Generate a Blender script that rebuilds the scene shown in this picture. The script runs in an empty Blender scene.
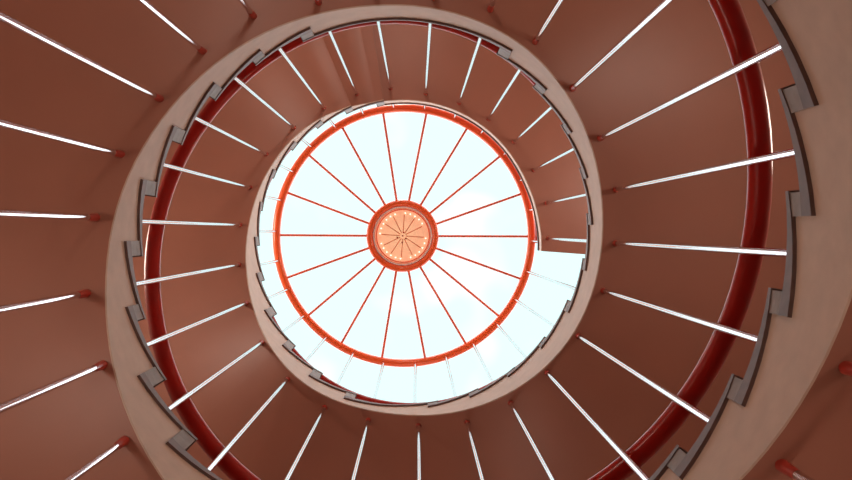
import bpy, bmesh, math, random
from mathutils import Vector, Matrix

# measured stair profile: heights of treads, of the underside, of the handrail (by step number)
CAM=[416.65973, 231.61052, -0.09304, -0.00017, -0.20274, 0.24168, 8.17775, -0.0164, 0.01959]
ZF={-33: -1.177, -32: -1.071, -31: -0.964, -30: -0.857, -29: -0.751, -28: -0.644, -27: -0.538, -26: -0.432, -25: -0.325, -24: -0.219, -23: -0.112, -22: -0.006, -21: 0.101, -20: 0.208, -19: 0.314, -18: 0.42, -17: 0.527, -16: 0.633, -15: 0.74, -14: 0.846, -13: 0.953, -12: 1.059, -11: 1.166, -10: 1.272, -9: 1.379, -8: 1.486, -7: 1.592, -6: 1.698, -5: 1.805, -4: 1.911, -3: 2.018, -2: 2.124, -1: 2.231, 0: 2.34, 1: 2.431, 2: 2.53, 3: 2.624, 4: 2.73, 5: 2.83, 6: 2.93, 7: 2.93, 8: 3.03, 9: 3.18, 10: 3.339, 11: 3.526, 12: 3.712, 13: 3.829, 14: 3.985, 15: 4.171, 16: 4.356, 17: 4.499, 18: 4.61, 19: 4.737, 20: 4.737, 21: 4.737, 22: 4.737, 23: 4.926, 24: 5.062, 25: 5.151, 26: 5.225, 27: 5.304, 28: 5.383, 29: 5.508, 30: 5.583, 31: 5.623, 32: 5.72, 33: 5.925, 34: 5.925, 35: 5.925, 36: 6.16, 37: 6.4, 38: 6.661, 39: 6.826, 40: 6.946, 41: 7.03, 42: 7.14, 43: 7.29, 44: 7.46, 45: 7.65, 46: 7.83, 47: 7.83, 48: 7.83, 49: 7.83, 50: 7.83, 51: 7.83, 52: 7.83, 53: 7.83, 54: 7.83}
ZB=[(-33, -1.60534), (1.36, 2.054), (2.3, 2.15), (3.32, 2.254), (5, 2.42), (7.5, 2.58), (9.3, 2.84), (10.37, 2.996), (10.9, 3.087), (11.49, 3.18), (12.28, 3.327), (12.79, 3.42), (13.13, 3.48), (13.67, 3.56), (14.27, 3.65), (14.91, 3.76), (15.7, 3.905), (16.91, 4.09), (17.93, 4.22), (18.84, 4.333), (19.74, 4.411), (20.9, 4.423), (21.84, 4.425), (22.89, 4.437), (24.0, 4.556), (25.1, 4.7), (26.2, 4.83), (27.01, 4.88), (28.04, 4.89), (29.01, 4.9), (30.06, 4.985), (31.05, 5.115), (32.07, 5.261), (32.74, 5.37), (33.61, 5.49), (34.54, 5.52), (35.51, 5.53), (36.48, 5.66), (37.44, 5.88), (38.45, 6.16), (39.61, 6.41), (40.15, 6.55), (40.97, 6.671), (42.15, 6.852), (42.92, 6.96), (43.72, 7.11), (44.65, 7.357), (45.35, 7.57), (46, 7.6), (54, 7.6)]
FLARE=[(50.6, 1.0), (51.3, 1.004), (52.48, 1.026), (53.1, 1.045), (53.42, 1.053)]
ZT={-15: 3.129, -14: 3.333, -13: 3.398, -12: 3.56, -11: 3.729, -10: 3.922, -9: 4.01, -8: 4.088, -4: 4.345, -3: 4.441, -2: 4.616, -1: 4.68, 0: 4.704, 1: 4.799, 2: 4.884, 3: 4.998, 4: 5.083, 5: 5.101, 6: 5.158, 7: 5.366, 8: 5.468, 9: 5.463, 10: 5.636, 11: 5.894, 12: 6.125, 13: 6.297, 14: 6.465, 15: 6.602, 16: 6.68, 17: 6.944, 18: 7.127, 19: 7.231, 20: 7.29, 21: 7.504, 22: 7.497, 23: 7.466, 24: 7.404, 25: 7.328, 26: 7.229, 27: 7.269}
DE={-15: 0.0135, -14: 0.008, -13: 0.0019, -12: 0.009, -11: -0.0031, -10: -0.0046, -9: -0.0074, -8: -0.0149, -4: -0.0, -3: -0.011, -2: 0.0033, -1: 0.0138, 0: 0.0133, 1: 0.0141, 2: -0.0006, 3: 0.0029, 4: -0.0051, 5: -0.0134, 6: -0.0186, 7: -0.0162, 8: 0.0059, 9: 0.0033, 10: 0.0075, 11: 0.0127, 12: 0.0126, 13: 0.0024, 14: 0.0012, 15: 0.0001, 16: -0.0087, 17: -0.0052, 18: -0.0082, 19: -0.0085, 20: -0.0163, 21: -0.0086, 22: -0.0018, 23: -0.0033, 24: -0.0012, 25: -0.0005, 26: 0.0053, 27: 0.0081, 28: 0.0014, 29: -0.0029, 30: -0.0039, 31: -0.0044, 32: -0.0105, 33: -0.0063, 34: 0.0001, 35: 0.0062, 36: 0.0112, 37: 0.0113, 38: 0.0132, 39: 0.007, 40: -0.004}
RAILIN=[(-0.39, 2.627), (0.42, 2.769), (1.07, 2.827), (1.66, 2.881), (2.02, 2.911), (2.94, 3.009), (3.65, 3.056), (9.94, 3.555), (10.96, 3.791), (11.81, 3.942), (12.78, 4.149), (13.17, 4.192), (14.11, 4.378), (14.93, 4.487), (16.12, 4.705), (18.54, 4.842), (19.15, 4.797), (19.81, 4.792), (20.28, 4.802), (20.9, 4.83), (21.47, 4.807), (21.95, 4.858), (22.52, 4.984), (23.54, 5.051), (24.41, 5.102), (25.08, 5.197), (25.68, 5.341), (26.36, 5.33), (26.91, 5.345), (27.32, 5.417)]
SKY = (.87, 1.2, 1.2); FILL_SKY = (3.2, 3.6, 3.8)
FILL_LAMPS = [-30, -26, -19, -12, -6, 0, 7, 14, 20, 26, 33, 40, 46, 52]; FILL_W = lambda k: 14 if k in (7, 33) else 58 if k > 0 else 42  # added lamps, hidden from the camera, that brighten the undersides
WHEEL = Vector((0, 0, 0))
def _wheel():
    # centre of the hanging ring, measured at pixel (404, 235.7)
    F = 900.; z = 8.45*.9
    d = Vector(((CAM[0]-426)/F, (CAM[1]-240)/F, 1)).normalized()
    K = Matrix(((0, 0, d.x), (0, 0, d.y), (-d.x, -d.y, 0)))
    R = Matrix.Identity(3) + K + (K @ K) * (1/(1 + d.z))
    q = R.transposed() @ Vector(((404.2-426)/F, (235.8-240)/F, 1)); q *= z/q.z
    return Vector((q.x*1.75, q.y*1.75, z*1.75 + 1.6))
WHEEL = _wheel()

S = 1.75            # metres per plan unit (radius of the open well)
ZS = .9 * S         # metres per height unit
EYE = 1.6           # camera height above the ground floor
CX, CY, A0, DA = CAM[2], CAM[3], CAM[4], CAM[5]
RO = 2.15           # outer radius of the stair, plan units
FZ = -EYE / ZS
random.seed(4)
C = bpy.context.scene.collection

def lerp(tab, x):
    if x <= tab[0][0]:
        (a, p), (b, q) = tab[0], tab[1]
        return p if b == a else p + (q - p) / (b - a) * (x - a)
    for (a, p), (b, q) in zip(tab, tab[1:]):
        if x <= b: return p + (q - p) * (x - a) / (b - a)
    return tab[-1][1]
def ang(k): return A0 + k * DA
def P(k, R, z):                                   # stair coordinates to metres
    a = ang(k)
    return Vector(((CX + R * math.cos(a)) * S, (CY + R * math.sin(a)) * S, z * ZS + EYE))
def zb(k): return max(sum(lerp(ZB, k + d) for d in (-.5, -.25, 0, .25, .5)) / 5, FZ)
def flare(k): return 1.0 if k < FLARE[0][0] else lerp(FLARE, k)
def zf(k): return ZF[int(k)]

# ---------- materials ----------
def mat(name, col, rough=.5, metal=0., coat=0., noise=None, emit=None, spec=.5, bump=0.):
    m = bpy.data.materials.new(name); m.use_nodes = True
    nt = m.node_tree; b = nt.nodes['Principled BSDF']
    b.inputs['Base Color'].default_value = (*col, 1)
    b.inputs['Roughness'].default_value = rough
    b.inputs['Metallic'].default_value = metal
    b.inputs['Coat Weight'].default_value = coat
    b.inputs['Coat Roughness'].default_value = .06
    b.inputs['Specular IOR Level'].default_value = spec
    if noise:
        sc, amt = noise
        tc = nt.nodes.new('ShaderNodeTexCoord'); n = nt.nodes.new('ShaderNodeTexNoise')
        n.inputs['Scale'].default_value = sc; n.inputs['Detail'].default_value = 6
        nt.links.new(tc.outputs['Object'], n.inputs['Vector'])
        r = nt.nodes.new('ShaderNodeMapRange')
        r.inputs['To Min'].default_value = 1 - amt; r.inputs['To Max'].default_value = 1 + amt
        r.inputs['From Min'].default_value = .3; r.inputs['From Max'].default_value = .7
        nt.links.new(n.outputs['Fac'], r.inputs['Value'])
        v = nt.nodes.new('ShaderNodeVectorMath'); v.operation = 'SCALE'
        v.inputs[0].default_value = col
        nt.links.new(r.outputs['Result'], v.inputs['Scale'])
        nt.links.new(v.outputs[0], b.inputs['Base Color'])
        if bump:
            bp = nt.nodes.new('ShaderNodeBump'); bp.inputs['Strength'].default_value = bump; bp.inputs['Distance'].default_value = .01
            nt.links.new(n.outputs['Fac'], bp.inputs['Height']); nt.links.new(bp.outputs[0], b.inputs['Normal'])
    if emit:
        b.inputs['Emission Color'].default_value = (*emit[0], 1); b.inputs['Emission Strength'].default_value = emit[1]
    return m
M = {
 'soffit': mat('soffit_paint', (.365, .158, .108), .42, noise=(1.2, .05), bump=.05),
 'plaster': mat('pale_plaster', (.585, .465, .375), .6, noise=(9, .06), bump=.08),
 'tread': mat('dark_stone', (.155, .10, .09), .5, noise=(14, .15)),
 'riser': mat('grey_stone', (.25, .22, .20), .55, noise=(20, .12)),
 'rod': mat('polished_bar', (.80, .765, .785), .09, metal=1),
 'collar': mat('red_collar', (.42, .035, .02), .35, coat=.3),
 'rail': mat('red_gloss_paint', (.42, .006, .001), .3, coat=.35, spec=.3),
 'wheel': mat('orange_red_paint', (.90, .12, .02), .3, coat=.6),
 'spoke': mat('spoke_paint', (.80, .13, .055), .4, coat=.3),
 'band': mat('white_glint', (.95, .86, .82), .25, coat=.5),  # reflected highlight in the hub, painted as a white ring
 'cup': mat('orange_enamel', (.75, .10, .02), .3, coat=.5),
 'dish': mat('peach_glass', (1, .66, .42), .45, emit=((1, .66, .38), .5)),
 'rib': mat('brass_rib', (.85, .50, .26), .45),
 'boss': mat('brown_boss', (.35, .09, .05), .5),
 'bulb': mat('warm_bulb', (1, .95, .85), .4, emit=((1, .93, .8), 1.6)),
 'wall': mat('pale_wall', (.62, .42, .34), .8, noise=(3, .05)),
 'floor': mat('stone_floor', (.5, .40, .34), .6, noise=(5, .12)),
 'shade': mat('fill_lamp_opal', (.9, .82, .7), .5, emit=((1, .82, .62), .9)),
 'metal': mat('dark_metal', (.12, .09, .08), .4, metal=.8),
}

# ---------- mesh helpers ----------
def link(name, verts, faces, m, parent=None, smooth=False):
    me = bpy.data.meshes.new(name); me.from_pydata([tuple(v) for v in verts], [], faces)
    bm = bmesh.new(); bm.from_mesh(me); bmesh.ops.recalc_face_normals(bm, faces=bm.faces)
    for e in bm.edges:
        if len(e.link_faces) != 2 or e.calc_face_angle(0) > math.radians(38): e.smooth = False
    bm.to_mesh(me); bm.free(); me.update()
    o = bpy.data.objects.new(name, me); C.objects.link(o); me.materials.append(m)
    if parent is not None:
        o.parent = parent; o.matrix_parent_inverse = Matrix.Translation(-Vector(parent.location))
    if smooth:
        for p in me.polygons: p.use_smooth = True
    return o
def empty(name, loc, label, cat, group=None):
    o = bpy.data.objects.new(name, None); C.objects.link(o); o.location = loc; o.empty_display_size = .2
    o['label'] = label; o['category'] = cat
    if group: o['group'] = group
    return o
def struct(o): o['kind'] = 'structure'; return o
def sweep(sections, closed=False):
    """sections: list of equal-length loops of points -> verts, faces"""
    n = len(sections[0]); v = [p for s in sections for p in s]; f = []
    m = len(sections)
    for i in range(m if closed else m - 1):
        j = (i + 1) % m
        for q in range(n):
            r = (q + 1) % n
            f.append((i*n+q, i*n+r, j*n+r, j*n+q))
    if not closed:
        f.append(tuple(range(n))); f.append(tuple((m-1)*n + q for q in range(n))[::-1])
    return v, f
def merge(parts):
    V, F = [], []
    for v, f in parts:
        o = len(V); V += list(v); F += [tuple(i + o for i in t) for t in f]
    return V, F
def band(samples):
    """samples (k, r0, r1, zlo, zhi) -> closed ring segment"""
    e = lambda k, r: k - .14 if (k > END - .01 and r > 1.5) else k
    return sweep([[P(k, r0, a), P(e(k, r1), r1, a), P(e(k, r1), r1, b), P(k, r0, b)] for k, r0, r1, a, b in samples])
def ks(a, b, step=.25):
    n = max(1, int(math.ceil((b - a) / step))); return [a + (b - a) * i / n for i in range(n + 1)]
def tube(p0, p1, r0, r1=None, n=12):
    r1 = r0 if r1 is None else r1
    d = (p1 - p0).normalized(); u = d.orthogonal().normalized(); w = d.cross(u)
    return sweep([[p + (u*math.cos(t) + w*math.sin(t))*r for t in [2*math.pi*i/n for i in range(n)]] for p, r in ((p0, r0), (p1, r1))])
def lathe(c, prof, n=64):
    """closed profile of (radius, dz) about the vertical through c"""
    return sweep([[c + Vector((r*math.cos(t), r*math.sin(t), z)) for r, z in prof] for t in [2*math.pi*i/n for i in range(n)]], closed=True)
def ball(c, r, n=10, m=6, squash=1.):
    V = [c + Vector((0, 0, -r*squash))]; F = []
    for i in range(1, m):
        ph = -math.pi/2 + math.pi*i/m
        V += [c + Vector((r*math.cos(ph)*math.cos(2*math.pi*j/n), r*math.cos(ph)*math.sin(2*math.pi*j/n), r*squash*math.sin(ph))) for j in range(n)]
    V.append(c + Vector((0, 0, r*squash)))
    for j in range(n): F.append((0, 1+(j+1) % n, 1+j)); F.append((len(V)-1, 1+(m-2)*n+j, 1+(m-2)*n+(j+1) % n))
    for i in range(m-2):
        for j in range(n): F.append((1+i*n+j, 1+i*n+(j+1) % n, 1+(i+1)*n+(j+1) % n, 1+(i+1)*n+j))
    return V, F

axis = lambda z: Vector((CX*S, CY*S, z*ZS + EYE))
K0, K1 = -31, 53
E_T = .035                     # thickness of the stone treads
KA, KR = .43, .69              # nosing and riser line, fraction of a step after the baluster
END = 53.42
ZF.update({32: 5.70, 33: 5.76, 34: 5.76, 35: 5.93})
FLAT = {6, 19, 20, 21, 33, 45} | set(range(46, 53))
FLAT.discard(45)

# ---------- staircase ----------
stair = empty('spiral_staircase', axis(FZ), 'stone spiral staircase with brown-red underside and pale stepped edge winding round the open well', 'staircase')
groups, t = [], K0
while t <= K1:
    u = t
    while u < K1 and u in FLAT: u += 1
    groups.append((t, u)); t = u + 1
GROUP = {t: g for g in groups for t in range(g[0], g[1] + 1)}
def thick(k, g):                # the slabs are a little deeper towards their back end
    a, b = g[0] - 1 + KA, g[1] + KR
    if g[1] == K1: return .016
    return .018 + .042 * max(0, 1 - (b - k) / 1.3)
samples_e, samples_b = [], []
for t in range(K0, K1 + 1):
    a, b = t - 1 + KR, (t + KR if t < K1 else END)
    for k in ks(a + 1e-4, b, .25):
        zt = max(ZF[t] - thick(k, GROUP[t]), FZ + .012)
        lo = min(zb(k), zt/1.008 - .03); f = flare(k)
        samples_e.append((k, f*1.008, f*1.008 + .006, lo*1.012 if lo > 0 else lo, zt))
        samples_b.append((k, f*1.008 + .006, RO, lo*1.012 if lo > 0 else lo, zt))
st_ = link('stringer', *band(samples_e), M['plaster'], stair, smooth=True); st_['label'] = 'pale plastered sawtooth inner edge'
un_ = link('underside', *band(samples_b), M['soffit'], stair, smooth=True); un_['label'] = 'brown-red painted underside'
for a, b in groups:
    z = ZF[a]
    k_start = a - 1 + KA; k_end = b + KR if b < K1 else END
    s = [(k, flare(k)*.997, RO, max(z - thick(k, (a, b)), FZ + .012), z) for k in ks(k_start, k_end)]
    o = link('landing' if b - a > 0 else 'tread', *band(s), M['tread'], stair, smooth=True)
    if a > K0:
        zl = ZF[a-1]
        s = [(k, flare(k)*1.0, RO, zl, z - .018) for k in ks(a - 1 + KA + .02, a - 1 + KR, .13)]
        link('riser', *band(s), M['riser'], o)

# ---------- railing ----------
rail = empty('stair_railing', axis(FZ) + Vector((S, 0, 0)), 'tall polished bars and a thick red handrail following the inner edge of the stairs', 'railing')
ZW = 8.45; RW = .1275 * ZW
def rod_R(k):
    if k in ZT: return min(1.12, max(1.035, 1.06 * lerp(ZB, k + 26) / ZT[k]))
    return 1.06
railz = sorted(RAILIN); RT = .037
def rail_R(k):
    r0 = rod_R(int(math.floor(k))); r1 = rod_R(int(math.floor(k)) + 1); f = k - math.floor(k)
    return r0 + (r1 - r0) * f
RR = [(k, sum(rail_R(k + d) for d in (-2.5, -2, -1.5, -1, -.5, 0, .5, 1, 1.5, 2, 2.5)) / 11 + RT + .018) for k in ks(K0, K1, .5)]
def rail_z0(k, R):
    if railz[0][0] <= k <= railz[-1][0]:
        zz = sum(lerp(railz, max(railz[0][0], min(railz[-1][0], k + d))) for d in (-1.2, -.8, -.4, 0, .4, .8, 1.2)) / 7
        return (R - RT) * zz
    if k < railz[0][0]: return (lerp(RR, railz[0][0]) - RT) * railz[0][1] + .1065 * (k - railz[0][0])
    zs = sum(lerp(sorted(ZF.items()), min(53, k + d)) for d in (-1.5, -.75, 0, .75, 1.5)) / 5
    off = .50
    return zs + off
RGRID = [K0 + i*.25 for i in range(int((K1 - K0)*4) + 1)]
RZ0 = [(k, rail_z0(k, lerp(RR, k))) for k in RGRID]
def rail_z(k, R):
    n = [(math.exp(-(d*.25)**2/3.2), lerp(RZ0, max(K0, min(K1, k + d*.25)))) for d in range(-10, 11)]
    return sum(a*b for a, b in n)/sum(a for a, b in n)
sec = []
for k in ks(K0 + .3, 53.2, .25):
    R = lerp(RR, k); z = rail_z(k, R); c = P(k, R, z)
    rad = Vector((math.cos(ang(k)), math.sin(ang(k)), 0))
    sec.append([c + rad*(math.cos(t)*RT*S) + Vector((0, 0, math.sin(t)*.032*S)) for t in [2*math.pi*i/14 for i in range(14)]])
hr = link('handrail', *sweep(sec), M['rail'], rail, smooth=True); hr['label'] = 'thick glossy red handrail'
WX, WY = CAM[7], CAM[8]
wheel_c = Vector((CX*S, CY*S, 0)); 
for k in range(K0 + 1, K1 + 1):
    kk = k + DE.get(k, 0) / DA
    z0 = ZF[k]
    if k + 26 <= END:
        R = rod_R(k); z1 = zb(k + 26) * 1.012
    else:
        R = 1.06; z1 = ZW - .025
    if z1 - z0 < .2: continue
    if k + 26 > END:
        p0 = P(kk, max(R, flare(k)*1.0 + .02), z0)
        a = ang(kk); c = WHEEL
        p1 = Vector((c.x + RW*S*math.cos(a), c.y + RW*S*math.sin(a), z1*ZS + EYE))
        p0.x, p0.y = p1.x, p1.y
    else:
        p0 = P(kk, R, z0); p1 = P(kk, R, z1)
    o = link('baluster', *tube(p0, p1, .0115*S, n=16), M['rod'], rail, smooth=True)
    up = Vector((0, 0, 1))
    if k + 26 <= END:
        co_ = link('collar', *tube(p1 - up*(.15 if k < 0 else .07), p1 - up*.001, .0119*S, .0158*S, n=16), M['collar'], o, smooth=True); co_['label'] = 'small red collar at the top of the bar'

# ---------- wheel under the skylight ----------
W = WHEEL
wheel = empty('spoked_ceiling_ring', W, 'orange-red spoked ring hanging under the white skylight', 'ceiling ring')
def torus(c, R, r, ry=None, n=96, m=14):
    ry = ry or r
    return lathe(c, [(R + r*math.cos(2*math.pi*i/m), ry*math.sin(2*math.pi*i/m)) for i in range(m)], n)
link('rim', *torus(W, RW*S, .035*S), M['wheel'], wheel, smooth=True)
HR = .0364*ZW
H = W + Vector((-.024, .002, 0))
link('hub_ring', *torus(H, (HR - .029)*S, .029*S, .036*S), M['wheel'], wheel, smooth=True)
r0, r1 = (HR - .073)*S, (HR - .060)*S
link('hub_cup', *lathe(H, [(r0, 0), (r1, 0), (r1*.985, .42), (0.001, .42), (0.001, .40), (r0*.975, .40)], 64), M['cup'], wheel, smooth=False)
link('glint_band', *torus(H + Vector((0, 0, -.012)), (HR - .064)*S, .0065*S, n=80, m=10), M['band'], wheel, smooth=True)  # added ring in place of the reflection inside the hub
for i in range(18):
    a = math.radians(20*i + .3)
    d = Vector((math.cos(a), math.sin(a), 0))
    link('spoke', *tube(H + d*(HR*S - .03), W + d*((RW - .01)*S), .0105*S, n=10), M['spoke'], wheel, smooth=True)

# ---------- lamp in the hub ----------
LZ = .32
lamp = empty('ceiling_lamp', H + Vector((0, 0, LZ)), 'round peach glass lamp ringed with tiny white bulbs inside the hub', 'lamp')
L = H + Vector((0, 0, LZ)); rd = r0*.985
link('glass_dish', *lathe(L, [(.002, -.03), (rd*.45, -.025), (rd*.8, -.01), (rd*.97, .02), (rd*.97, .04), (.002, .04)], 64), M['dish'], lamp, smooth=True)
for i in range(12):
    a = math.radians(30*i + 4); d = Vector((math.cos(a), math.sin(a), 0))
    link('rib', *tube(L + d*.045 + Vector((0, 0, -.033)), L + d*rd*.80 + Vector((0, 0, -.012)), .007, n=8), M['rib'], lamp)
for i in range(26):
    a = math.radians(360/28*i + 6); d = Vector((math.cos(a), math.sin(a), 0))
    if i in (6, 13, 20, 27): continue
    link('bulb', *ball(L + d*rd*.86 + Vector((0, 0, -.02)), .0105), M['bulb'], lamp, smooth=True)
for dx, dy in ((.0, 0), (-.085, .025), (.045, .04), (-.01, .10), (.01, -.05)):
    link('boss', *ball(L + Vector((dx, dy, -.035)), .013), M['boss'], lamp, smooth=True)

# ---------- the shell ----------
TOPZ = 9.3
wall = link('wall_outer', *lathe(Vector((CX*S, CY*S, 0)), [(RO*S + .02, -.1), (RO*S + .25, -.1), (RO*S + .25, TOPZ*ZS + EYE), (RO*S + .02, TOPZ*ZS + EYE)], 96), M['wall'])
struct(wall)
fl = link('floor', *lathe(Vector((CX*S, CY*S, 0)), [(.001, -.1), (RO*S - .002, -.1), (RO*S - .002, 0), (.001, 0)], 64), M['floor']); struct(fl)

# ---------- added fill lamps on the outer wall, out of view ----------
first = None
n_l = 0
for k in FILL_LAMPS:
    z = ZF[k] + 1.05
    p = P(k, RO - .06, z)
    nd = Vector((-math.cos(ang(k)), -math.sin(ang(k)), 0))
    if first is None:
        r = empty('added_fill_lamp', (0, 0, 0), 'small opal fill lamp added unseen on the outer wall to light the undersides', 'added fill lamp', 'added fill lamps along the outer wall')
        link('backplate', *tube(Vector((-.10, 0, 0)), Vector((-.07, 0, 0)), .07), M['metal'], r)
        link('fill_lamp_shade', *ball(Vector((0, 0, 0)), .075, 16, 10), M['shade'], r, smooth=True)
        first = r
    else:
        r = first.copy(); C.objects.link(r)
        for ch in first.children:
            c = ch.copy(); C.objects.link(c); c.parent = r
    r.location = p; r.rotation_euler = (0, 0, math.atan2(nd.y, nd.x))
    ld = bpy.data.lights.new('fill_light', 'POINT'); ld.energy = FILL_W(k); ld.color = (1, .86, .74); ld.specular_factor = .05; ld.shadow_soft_size = .35
    lo = bpy.data.objects.new('fill_light', ld); C.objects.link(lo); lo.location = p + nd*.45

# ---------- sky ----------
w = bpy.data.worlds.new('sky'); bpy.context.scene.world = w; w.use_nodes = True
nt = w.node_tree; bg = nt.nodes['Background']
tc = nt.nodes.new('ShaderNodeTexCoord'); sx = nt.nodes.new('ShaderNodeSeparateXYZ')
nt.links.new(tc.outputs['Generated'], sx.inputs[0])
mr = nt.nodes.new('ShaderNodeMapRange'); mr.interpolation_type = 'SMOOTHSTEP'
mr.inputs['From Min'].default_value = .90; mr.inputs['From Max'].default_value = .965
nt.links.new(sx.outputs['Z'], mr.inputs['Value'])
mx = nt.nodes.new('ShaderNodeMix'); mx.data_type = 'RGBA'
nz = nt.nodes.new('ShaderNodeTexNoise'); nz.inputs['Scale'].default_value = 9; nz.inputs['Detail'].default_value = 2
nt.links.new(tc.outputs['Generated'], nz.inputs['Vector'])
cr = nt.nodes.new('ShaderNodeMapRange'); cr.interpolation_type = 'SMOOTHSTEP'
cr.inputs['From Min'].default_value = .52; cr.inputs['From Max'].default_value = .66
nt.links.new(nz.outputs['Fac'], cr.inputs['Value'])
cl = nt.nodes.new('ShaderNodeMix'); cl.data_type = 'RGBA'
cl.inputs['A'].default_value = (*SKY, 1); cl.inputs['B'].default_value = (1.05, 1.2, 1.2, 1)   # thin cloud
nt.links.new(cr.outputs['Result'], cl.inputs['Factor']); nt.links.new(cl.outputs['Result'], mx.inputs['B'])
mx.inputs['A'].default_value = (*FILL_SKY, 1)     # brighter sky added outside the view to light bars and stringer
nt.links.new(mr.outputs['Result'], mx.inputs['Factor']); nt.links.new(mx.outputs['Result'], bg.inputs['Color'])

# ---------- camera ----------
F = 900.
vx, vy = CAM[0], CAM[1]
d = Vector(((vx - 426)/F, (vy - 240)/F, 1)).normalized()
a0, a1, cc = -d.y, d.x, d.z
Km = Matrix(((0, 0, a1), (0, 0, -a0), (-a1, a0, 0)))
Rm = Matrix.Identity(3) + Km + (Km @ Km) * (1/(1 + cc))
ex, ey, ez = Rm.row[0], Rm.row[1], Rm.row[2]
cam = bpy.data.cameras.new('camera'); cam.sensor_width = 36; cam.lens = F/852*36; cam.clip_start = .05
co = bpy.data.objects.new('camera', cam); C.objects.link(co)
X, Y, Z = ex, -ey, -ez
co.matrix_world = Matrix(((X.x, Y.x, Z.x, 0), (X.y, Y.y, Z.y, 0), (X.z, Y.z, Z.z, EYE), (0, 0, 0, 1)))
sc = bpy.context.scene; sc.camera = co
sc.view_settings.view_transform = 'Standard'; sc.view_settings.look = 'None'
sc.view_settings.gamma = 1; sc.view_settings.use_curve_mapping = False
sc.view_settings.exposure = 0
sc.cycles.sample_clamp_indirect = 6; sc.cycles.max_bounces = 12; sc.cycles.diffuse_bounces = 6; sc.cycles.glossy_bounces = 6
